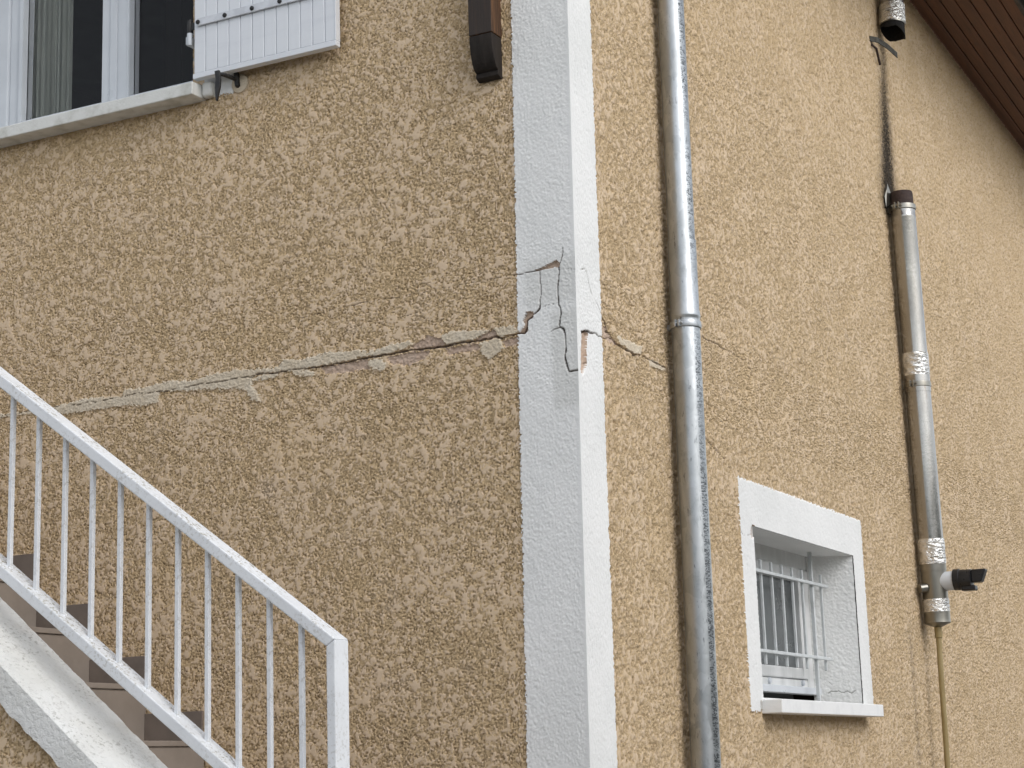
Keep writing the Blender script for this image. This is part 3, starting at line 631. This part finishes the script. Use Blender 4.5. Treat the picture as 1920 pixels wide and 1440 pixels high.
# shutter catch
sc = empty('shutter_catch', (-1.30, 0, 3.97), 'black iron shutter catch with a hanging lever set in the wall below the shutter', 'shutter catch')
MB().tube([(-1.272, .002, 3.974), (-1.278, -.05, 3.974), (-1.284, -.083, 3.974), (-1.302, -.090, 3.976)], .0075, 12).build('arm', BLACK_IRON, sc)
MB().prism([(-1.311, 3.988), (-1.291, 3.988), (-1.286, 3.955), (-1.288, 3.925), (-1.301, 3.876), (-1.306, 3.876), (-1.309, 3.925), (-1.306, 3.958)], 'y', -.097, -.086).build('lever', BLACK_IRON, sc, bevel=.003)
MB().tube([(-1.272, -.002, 3.953), (-1.272, -.012, 3.953), (-1.274, -.016, 4.000)], .010, 12).build('pivot', BLACK_IRON, sc)
MB().lathe((-1.268, .004, 3.963), (-1.268, -.05, 3.963), [(0, .036), (.009, .034), (.012, .024), (.013, 0)], 22).build('wall_plug', MORTAR, sc)

# ------------------------------------------------------------------ basement window in the eaves wall
bwn = MB(); BX = -.20; yA, yB, zA, zB = 1.50, 2.785, 1.81, 2.44
OY0, OY1, OZ0, OZ1 = 1.532, 2.822, 1.786, 2.430
zA = 1.838
bwn.box((BX-.05, yA, 2.376), (BX, yB, zB)).box((BX-.05, 2.702, zA), (BX, yB, 2.376)).box((BX-.05, yA, zA), (BX, 1.60, 2.376)).box((BX-.05, 1.60, zA), (BX, 2.702, 1.893))
bwn = bwn.build('basement_window', PVC_WARM, house, bevel=.004); tag(bwn, 'small barred basement window with deep white reveal')
sa = MB(); z0, z1 = 1.896, 2.373
sa.box((BX-.045, 1.603, z0), (BX+.006, 1.66, z1)).box((BX-.045, 2.63, z0), (BX+.006, 2.699, z1)).box((BX-.045, 1.66, z0), (BX+.006, 2.63, z0+.046)).box((BX-.045, 1.66, z1-.055), (BX+.006, 2.63, z1))
sa.build('sash', PVC_WARM, bwn, bevel=.006, segs=3)
MB().box((BX-.026, 1.655, 1.94), (BX-.020, 2.635, 2.322)).build('pane', DULL_PANE, bwn)
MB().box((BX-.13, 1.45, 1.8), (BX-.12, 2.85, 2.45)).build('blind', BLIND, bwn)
MB().box((BX-.02, 1.5, 1.830), (BX+.028, 2.80, 1.860)).build('threshold', PVC, bwn, bevel=.003)
for y in (2.19, 2.62): MB().lathe((BX, y, 1.879), (BX+.02, y, 1.879), [(0, .013), (.008, .013), (.011, .008), (.011, 0)], 12).build('drain_cap', PVC, bwn)
# reveals: left, right (splayed), lintel, sill bed
rvb = MB()
us4 = spacing([(0.0, .205, .0030, .0030)]); vs4 = spacing([(1.783, 2.436, .0030, .0030)]); U4, V4 = np.meshgrid(us4, vs4)
F4 = {k: Field(-.02, .3, 1.7, 2.5, .003, lam, bw, sd) for k, lam, bw, sd in (('a', .014, .4, 31), ('b', .03, .5, 32))}
CR4 = [([(.025, 1.845), (.045, 1.832), (.06, 1.842), (.085, 1.836), (.10, 1.846)], [1.5, 2.5, 2.2, 1.2, 2.2], 5), ([(.105, 1.843), (.13, 1.845), (.145, 1.836)], [1.8, 2.6, 1.4], 5), ([(.12, 1.865), (.15, 1.895), (.18, 1.905)], [1, 1.3, 1], 3)]
k4 = crack_depth(us4, vs4, CR4, None, None, 8); H4 = F4['a'](U4, V4)*.0004+F4['b'](U4, V4)*.0005-k4
M44 = np.zeros(U4.shape+(4,), np.float32); M44[..., 1] = smooth01(k4/.0045)*.6
sheet_part('side_reveal', WHITE_RENDER, bwn, us4, vs4, H4, M44, np.ones((len(vs4)-1, len(us4)-1), bool), lambda u, v_, h: np.stack([-u, OY1-u*.16-h, v_], 1))
rvb.add([(.0, OY0, OZ0), (BX, OY0, OZ0), (BX, OY0, OZ1), (.0, OY0, OZ1)], [(0, 3, 2, 1)])
rvb.add([(.0, OY0, OZ1), (BX, OY0, OZ1+.008), (BX, OY1, OZ1+.008), (.0, OY1, OZ1)], [(0, 3, 2, 1)])
rvb.build('reveal', WHITE_RENDER, bwn)
MB().box((BX-.1, 1.48, 1.745), (.002, 2.86, 1.784)).build('sill_bed', SILL_GREY, bwn)
s1 = MB().box((-.05, 1.522, 1.728), (.078, 2.868, 1.779)).build('window_sill', SILL_WHITE, bwn, bevel=.003)
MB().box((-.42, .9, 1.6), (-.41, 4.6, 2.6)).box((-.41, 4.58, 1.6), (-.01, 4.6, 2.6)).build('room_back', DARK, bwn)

gr = empty('window_grille', (-.12, 2.18, 1.79), 'pale grey security grille of welded bars inside the basement window recess', 'grille')
barm = None
for i in range(9):
    y = 2.718-.130*i; post = i in (1, 7)
    za, zb = (1.785, 2.434) if post else (1.930, 2.347)
    if post:
        MB().box((-.127, y-.008, za), (-.112, y+.008, zb)).build('post', GRILLE, gr, bevel=.002)
    else:
        if barm is None:
            o = MB().box((-.1255, y-.0055, za), (-.1145, y+.0055, zb)).build('bar', GRILLE, gr, bevel=.002, loc=(-.12, y, za)); barm = o.data
        else: link('bar', barm, gr, (-.12, y, za))
for z in (2.297, 1.981): MB().box((-.1142, 1.60, z-.0065), (-.102, 2.775, z+.0065)).build('cross_bar', GRILLE, gr, bevel=.002)

# ------------------------------------------------------------------ galvanised downpipe
def pipe_at(z): t = (z-1.539)/(4.244-1.539); return Vector((.064, .752+.048*t, z))
dp = empty('downpipe', tuple(pipe_at(0)), 'galvanised steel downpipe running up the wall right of the corner band', 'downpipe')
up = [pipe_at(z) for z in np.linspace(3.31, 5.2, 12)]
up += [Vector((.08, .83, 5.30)), Vector((.20, .83, 5.42)), Vector((.45, .84, 5.60)), Vector((.60, .84, 5.68)), Vector((.64, .84, 5.78))]
MB().tube(up, .0475, 40).build('upper_pipe', ZINC, dp)
a, b = pipe_at(3.360), pipe_at(3.0)
MB().lathe(a, b, [(0, .0474), (.0005, .0505), (.255, .0505), (.262, .0525), (.270, .0525), (.277, .0535), (.283, .0525), (.288, .0510), (.292, .0504), (.30, .0504)], 40).build('socket', ZINC, dp)
MB().tube([pipe_at(z) for z in np.linspace(.05, 3.07, 14)], .0500, 40).build('lower_pipe', ZINC, dp)
a, b = pipe_at(3.062), pipe_at(3.03)
cl_ = MB().lathe(a, b, [(0, .0502), (0, .0545), (.003, .0555), (.021, .0555), (.024, .0545), (.024, .0502)], 40).build('clamp', ZINC_CLAMP, dp)
c0 = pipe_at(3.05)
MB().box((-.006, c0.y-.012, c0.z-.010), (.045, c0.y+.012, c0.z+.010)).build('wall_stud', ZINC_CLAMP, cl_)
MB().box((c0.x-.016, c0.y-.071, c0.z-.012), (c0.x-.010, c0.y-.050, c0.z+.012)).box((c0.x-.003, c0.y-.069, c0.z-.012), (c0.x+.003, c0.y-.050, c0.z+.012)).tube([(c0.x-.022, c0.y-.062, c0.z), (c0.x+.012, c0.y-.062, c0.z)], .0042, 10).build('clamp_ear', ZINC_CLAMP, cl_, bevel=.001)
for zz in (1.0,):
    MB().lathe(pipe_at(zz+.012), pipe_at(zz-.012), [(0, .0502), (0, .0555), (.024, .0555), (.024, .0502)], 40).build('clamp', ZINC_CLAMP, dp)

# ------------------------------------------------------------------ boiler flue with condensate trap
def fl(z): t = (4.37-z)/(4.37-2.18); return Vector((.074, 3.903+.045*t, z))
fr = .0625
flue = empty('flue_pipe', tuple(fl(2.18)), 'cut stainless flue pipe with foil tape joints and a capped condensate tee', 'flue pipe')
def seg(name, za, zb, r, mat, prof=None, n=36, parent=flue):
    a, b = fl(za), fl(zb); Lg = (a-b).length
    return MB().lathe(a, b, prof(Lg) if prof else [(0, r-.003), (0, r), (Lg, r), (Lg, r-.003)], n).build(name, mat, parent)
rb = seg('torn_sleeve', 4.385, 4.290, .056, RUBBER, lambda l: [(.004, .048), (0, .054), (.012, .057), (l, .058)])
tv = MB(); tv.add([(.019, 3.838, 4.40), (.026, 3.878, 4.385), (.024, 3.883, 4.33), (.009, 3.833, 4.30), (.019, 3.855, 4.43), (.006, 3.831, 4.36)], [(0, 1, 2, 3), (0, 4, 1), (0, 3, 5)])
tv.build('torn_foil', INOX_DULL, flue)
def clamp(za, name='clamp', r=.066):
    o = seg(name, za+.014, za-.014, r, INOX_DULL, lambda l: [(0, r-.004), (.001, r), (.010, r+.001), (l-.003, r+.001), (l, r-.002), (l, r-.005)])
    c = fl(za)
    MB().box((c.x-.022, c.y-.084, c.z-.016), (c.x-.015, c.y-.060, c.z+.016)).box((c.x-.004, c.y-.082, c.z-.016), (c.x+.003, c.y-.060, c.z+.016)).tube([(c.x-.030, c.y-.074, c.z), (c.x+.014, c.y-.074, c.z)], .005, 10).build('clamp_bolt', INOX_DULL, o, bevel=.001)
    MB().box((-.006, c.y-.014, c.z-.012), (.05, c.y+.014, c.z+.012)).build('wall_stud', INOX_DULL, o)
    return o
clamp(4.300)
seg('upper_section', 4.285, 3.50, fr, INOX, lambda l: [(0, fr-.004), (0, fr), (.03, fr), (.034, fr+.0015), (.040, fr), (l, fr)])
seg('sleeve', 3.52, 3.34, fr+.002, INOX)
seg('foil_tape', 3.540, 3.425, fr+.0035, FOIL, lambda l: [(0, fr), (0, fr+.003), (l*.25, fr+.0045), (l*.5, fr+.0030), (l*.75, fr+.0045), (l, fr+.003), (l, fr)])
clamp(3.378)
seg('lower_section', 3.345, 2.58, fr, INOX)
seg('foil_tape', 2.603, 2.478, fr+.0035, FOIL, lambda l: [(0, fr), (0, fr+.003), (l*.3, fr+.005), (l*.55, fr+.0028), (l*.8, fr+.0048), (l, fr+.003), (l, fr)])
seg('collar', 2.480, 2.445, fr+.0015, INOX_DULL)
tee = seg('tee', 2.450, 2.26, fr-.001, INOX_DULL)
seg('foil_tape', 2.308, 2.245, fr+.003, FOIL, lambda l: [(0, fr-.002), (0, fr+.002), (l*.2, fr+.0035), (l*.45, fr+.001), (l*.55, fr+.0035), (l*.8, fr+.001), (l, fr+.003), (l, fr-.002)])
seg('end_cap', 2.250, 2.170, fr, INOX_DULL, lambda l: [(0, fr+.001), (l*.62, fr+.001), (l*.70, fr+.002), (l*.76, fr-.001), (l*.98, .020), (l, .014), (l, 0)])
# capped side branch pointing away from the wall
c = fl(2.392)
br = MB().lathe((c.x+.04, c.y, c.z), (c.x+.3, c.y, c.z), [(0, .047), (.068, .047), (.068, .040)], 32).build('branch', PVC, flue)
MB().lathe((c.x+.100, c.y, c.z+.003), (c.x+.3, c.y, c.z+.003), [(0, .040), (0, .052), (.028, .052), (.030, .048), (.085, .047), (.088, .036), (.088, 0)], 32).build('cap', BLACK_PLASTIC, br)
MB().prism([(c.x+.186, c.z+.046), (c.x+.262, c.z+.046), (c.x+.236, c.z-.018), (c.x+.186, c.z-.018)], 'y', c.y-.030, c.y+.030).build('cap_tip', BLACK_PLASTIC, br, bevel=.008)
MB().box((c.x+.135, c.y-.03, c.z-.055), (c.x+.205, c.y+.03, c.z-.030)).build('cap_latch', BLACK_PLASTIC, br, bevel=.006)
MB().tube([(c.x-.03, c.y-.055, c.z-.03), (c.x-.055, c.y-.085, c.z-.035)], .022, 16).build('side_plug', INOX_DULL, flue)
# condensate hose
hp = [Vector((.074, 3.948, 2.185)), Vector((.074, 3.948, 2.13)), Vector((.073, 3.941, 2.00)), Vector((.074, 3.931, 1.80)), Vector((.074, 3.925, 1.60)), Vector((.072, 3.919, 1.40)), Vector((.07, 3.91, .8)), Vector((.09, 3.91, 0.05))]
hs_ = empty('condensate_hose', (.09, 3.91, .0), 'tan plastic hose hanging from the capped foot of the flue', 'hose')
MB().tube(hp, .0135, 16).build('tube', HOSE, hs_)
MB().lathe((.074, 3.948, 2.176), (.074, 3.948, 2.0), [(0, .0145), (0, .0185), (.055, .0185), (.058, .0145)], 18).build('hose_clip', HOSE, hs_)
# upper stub left hanging under the soffit
uf = empty('cut_flue_stub', (.10, 3.90, 5.27), 'open cut end of the old flue hanging under the boarded soffit', 'flue pipe')
u0, u1 = Vector((.074, 4.058, 5.76)), Vector((.074, 3.998, 5.330))
LL = (u0-u1).length
MB().lathe(u0, u1, [(0, .064), (LL-.085, .064)], 36).build('stub_pipe', INOX, uf)
MB().lathe(u0, u1, [(LL-.085, .067), (LL-.04, .068), (LL, .067), (LL, .064), (LL-.004, .0635)], 36).build('cut_end', INOX_DULL, uf)
MB().lathe(u0, u1, [(LL-.03, .0580), (LL-.25, .0570), (LL-.25, 0)], 36).build('sooty_inside', SOOTY, uf)
MB().lathe(u0, u1, [(LL-.115, .0645), (LL-.113, .069), (LL-.07, .0675), (LL-.025, .070), (LL-.008, .0685), (LL-.006, .0675)], 36).build('foil_tape', FOIL, uf)
liner = MB(); n = 30
rg = random.Random(4); v = []; f = []
for k in range(n+1):
    a = 2*math.pi*k/n
    x, y = .074+.0625*math.cos(a), 3.997+.0625*math.sin(a)
    dz = .040+.032*math.cos(a-.9)+.010*math.sin(a*3+1)+.006*rg.random()
    v += [(x, y, 5.352), (x, y, 5.331-dz), (.074+.0585*math.cos(a), 3.997+.0585*math.sin(a), 5.331-dz), (.074+.0585*math.cos(a), 3.997+.0585*math.sin(a), 5.40)]
    if k: f += [(4*k-4+q, 4*k+q, 4*k+q+1, 4*k-3+q) for q in range(3)]
liner.add(v, f, True).build('torn_liner', SOOTY, uf)
bk = empty('bent_bracket', (.0, 3.80, 5.17), 'bent dull metal wall bracket below the cut flue end', 'bracket')
q = MB(); pth = [(.000, 3.80, 5.205), (.030, 3.84, 5.205), (.058, 3.92, 5.192), (.078, 3.985, 5.172), (.085, 4.005, 5.165)]
for w0, w1 in zip(pth[:-1], pth[1:]):
    a, b = Vector(w0), Vector(w1); d = (b-a).normalized(); nrm = d.cross(Vector((0, 0, 1))).normalized()*.002; hgt = Vector((0, 0, .015))
    q.add([a-nrm-hgt, b-nrm-hgt, b+nrm-hgt, a+nrm-hgt, a-nrm+hgt, b-nrm+hgt, b+nrm+hgt, a+nrm+hgt], [(0, 3, 2, 1), (4, 5, 6, 7), (0, 1, 5, 4), (1, 2, 6, 5), (2, 3, 7, 6), (3, 0, 4, 7)])
q.build('strap', RUSTY, bk)
MB().tube([(.0, 3.82, 5.18), (.02, 3.84, 5.16), (.012, 3.92, 5.10)], .006, 10).build('stud', RUBBER, bk)

# ------------------------------------------------------------------ outside stair along the gable wall
stair = empty('staircase', (0, -.45, -.075), 'outdoor stair with brown tiles and a white rendered parapet along the gable wall', 'stairs')
RUN, RISE = .2415, .1953
N0 = 6
for k in range(-9, N0+1):
    z = 1.681+RISE*k; xn = -1.4145-RUN*k     # nosing of this tread
    if z < -.1: continue
    vis = -3 <= k <= 4
    MB().box((xn-RUN-.01, -.90, z-.018), (xn+.006, -.0065, z)).build('tread', TILE, stair, bevel=.002)
    MB().box((xn-.012, -.90, z-RISE+.0005), (xn-.0005, -.0065, z-.0205)).build('riser', TILE, stair, bevel=.0015)
    MB().box((xn-.014, -.90, z-.0203), (xn-.004, -.0065, z-.0180)).build('grout_joint', GROUT, stair)
    if k > -9:
        MB().box((xn-RUN-.0002, -.0145, z+.004), (xn-.003, -.0045, z+.098)).build('skirting_tile', TILE_DARK, stair, bevel=.0015)
        MB().box((xn-RUN, -.0125, z+.0002), (xn-.002, -.004, z+.0038)).build('grout_line', GROUT, stair)
body = [(1.0, -.3), (-3.2, -.3), (-3.2, 3.0)]
body = [(.76, -.29)]
for k in range(-8, N0+1):
    z = 1.681+RISE*k-.019; xn = -1.4145-RUN*k-.013; body += [(xn, z-RISE), (xn, z)]
body += [(xn-RUN, z), (xn-RUN, -.29)]
MB().prism(body, 'y', -.90, -.008).build('core', CONCRETE, stair)
# parapet: rendered white coping, stucco flank below
def otop(x): return 1.744-.83*(x+1.13)
def itop(x): return 1.845-.83*(x+1.22)
xs = np.arange(-3.0, .45, .006); rg = random.Random(9); nj = len(xs)
jl = np.cumsum(np.random.default_rng(2).normal(0, .0016, nj)); jl -= np.convolve(jl, np.ones(25)/25, 'same')
ji = np.cumsum(np.random.default_rng(3).normal(0, .0012, nj)); ji -= np.convolve(ji, np.ones(25)/25, 'same')
v = []; f = []
for i, x in enumerate(xs):
    zt = otop(x); zi = itop(x)
    ring = [(x, -1.076, zt-.113+jl[i]), (x, -1.100, zt-.110+jl[i]), (x, -1.102, zt-.05), (x, -1.1005, zt-.006), (x, -1.096, zt-.0005), (x, -1.02, zt+.009), (x, -.93, zt+.018),
            (x, -.853+ji[i], zi-.001), (x, -.848, zi-.007), (x, -.847, zi-.12), (x, -.90, zi-.30)]
    n = len(ring); v += ring
    if i: f += [((i-1)*n+k, (i-1)*n+k+1, i*n+k+1, i*n+k) for k in range(n-1)]
f += [tuple(range(n)), tuple(range((nj-1)*n, nj*n))]
MB().add(v, f, True).build('parapet', CURB, stair)
# flank wall relief (plane y = -1.076)
us3 = spacing([(-1.75, -.95, .0031, .0031)]); vs3 = spacing([(1.38, 2.2, .0031, .0031)])
U3, V3 = np.meshgrid(us3, vs3)
FS = {k: Field(-1.9, -.8, 1.3, 2.3, .003, lam, bw, sd) for k, lam, bw, sd in (('a', .0125, .38, 21), ('b', .026, .45, 22), ('c', .07, .5, 23), ('d', .055, .35, 24), ('e', .45, .6, 25), ('j', .012, .6, 26))}
H3, fl3, rough3 = scraped(U3, V3, FS, .66, 1.2); M43 = np.zeros(U3.shape+(4,), np.float32); M43[..., 0] = fl3; M43[..., 3] = rough3
c3 = V3[:-1, :-1] < 1.744-.83*(U3[:-1, :-1]+1.13)-.06
mp3 = lambda u, v_, h: np.stack([u, -1.076-h, v_], 1)
fk = [[(-3.0, -1.074, -.3), (-1.745, -1.074, -.3), (-1.745, -1.074, otop(-1.745)-.06), (-3.0, -1.074, otop(-3.0)-.06)], [(-1.745, -1.074, -.3), (-.955, -1.074, -.3), (-.955, -1.074, 1.39), (-1.745, -1.074, 1.39)],
      [(-.955, -1.074, -.3), (.45, -1.074, -.3), (.45, -1.074, otop(.45)-.06), (-.955, -1.074, otop(-.955)-.06)]]
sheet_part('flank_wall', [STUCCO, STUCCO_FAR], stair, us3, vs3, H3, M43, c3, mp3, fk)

# ------------------------------------------------------------------ stair railing
rail = empty('stair_railing', (-.28, -.965, 1.07), 'white painted steel stair railing with square balusters and flecks of dirt', 'railing')
RY0, RY1 = -1.0, -.932
hb = lambda x: 2.710-.731*(x+1.426)
ht = lambda x: hb(x)+.0430
XO, XI = -.2665, -.2945
MB().prism([(-3.0, hb(-3.0)), (XI, hb(XI)), (XO, ht(XO)-.004), (-3.0, ht(-3.0))], 'y', RY0, RY1).build('handrail', RAIL_PAINT, rail, bevel=.004, segs=3)
MB().prism([(XI, hb(XI)-.0004), (XO, ht(XO)-.0046), (XO, 1.00), (XI, 1.02)], 'y', RY0+.0003, RY1-.0003).build('post', RAIL_PAINT, rail, bevel=.004, segs=3)
lt = lambda x: 2.185-.742*(x+1.409)
MB().prism([(-3.0, lt(-3.0)), (-3.0, lt(-3.0)-.041), (XI-.001, lt(XI)-.041), (XI-.001, lt(XI))], 'y', RY0, RY1).build('bottom_rail', RAIL_PAINT, rail, bevel=.004, segs=3)
bal = None
for i in range(15):
    x = -1.4035-.1012*2+.1012*i
    if x > XI-.03: break
    za, zb = lt(x)-.006, hb(x)+.006
    if bal is None:
        o = MB().lathe((x+.001, -.9655, za-.004), (x+.001, -.9655, zb), [(0, .0125), (.006, .0120), (.011, .0085)], 10).prism([(x-.0065, za), (x+.0065, za-.0096), (x+.0065, zb-.0045), (x-.0065, zb+.0055)], 'y', -.9725, -.9585).build('baluster', RAIL_PAINT, rail, bevel=.0016, loc=(x, -.9655, za)); bal = o.data
    else: link('baluster', bal, rail, (x, -.9655, za))

# ------------------------------------------------------------------ ground
gd = MB().add([(-60, -80, -.075), (80, -80, -.075), (80, 80, -.075), (-60, 80, -.075)], [(0, 1, 2, 3)]).build('ground', GRAVEL); gd['kind'] = 'structure'
# clipped hedge added so the metal pipes mirror something dark
LEAF = simple('unseen_hedge_leaf', (.030, .052, .018), (.055, .085, .030), 3, .6)
unseen_hedge = empty('unseen_hedge', (15, -18, -.075), 'clipped dark green hedge added for the pipes to mirror', 'unseen_hedge')
hr = np.random.default_rng(12)
def hedge_run(p0, p1, h):
    p0 = np.array(p0, float); p1 = np.array(p1, float); L_ = np.linalg.norm(p1-p0); d = (p1-p0)/L_; nrm = np.array([-d[1], d[0]])
    n = int(L_*230); s = hr.uniform(0, L_, n); z = h*hr.uniform(0, 1, n)**.8; o = hr.normal(0, .22, n)+.5*np.sign(hr.uniform(-1, 1, n))*(z < h*.97)
    c = np.stack([p0[0]+d[0]*s+nrm[0]*o, p0[1]+d[1]*s+nrm[1]*o, z-.075], 1)
    a = hr.normal(size=(n, 3)); a /= np.linalg.norm(a, axis=1)[:, None]; b_ = np.cross(a, hr.normal(size=(n, 3))); b_ /= np.linalg.norm(b_, axis=1)[:, None]
    w = hr.uniform(.10, .22, n)[:, None]
    v = np.stack([c-a*w, c+b_*w*.6, c+a*w, c-b_*w*.6], 1).reshape(-1, 3)
    return v, [(4*i, 4*i+1, 4*i+2, 4*i+3) for i in range(n)]
hv, hf = hedge_run((15, 16), (15, -18), 5.2); hv2, hf2 = hedge_run((15, -18), (-14, -18), 5.2)
fol = MB().add(hv.tolist(), hf).add(hv2.tolist(), hf2)
core = MB().box((14.7, -18, -.075), (15.3, 16, 4.9)).box((-14, -18.3, -.075), (14.7, -17.7, 4.9)).build('unseen_hedge_core', LEAF, unseen_hedge)
me = bpy.data.meshes.new('leaves'); me.from_pydata([Vector(q)-unseen_hedge.location for q in fol.v], [], fol.f); me.materials.append(LEAF)
lv = link('leaves', me, unseen_hedge, unseen_hedge.location); lv['kind'] = 'stuff'
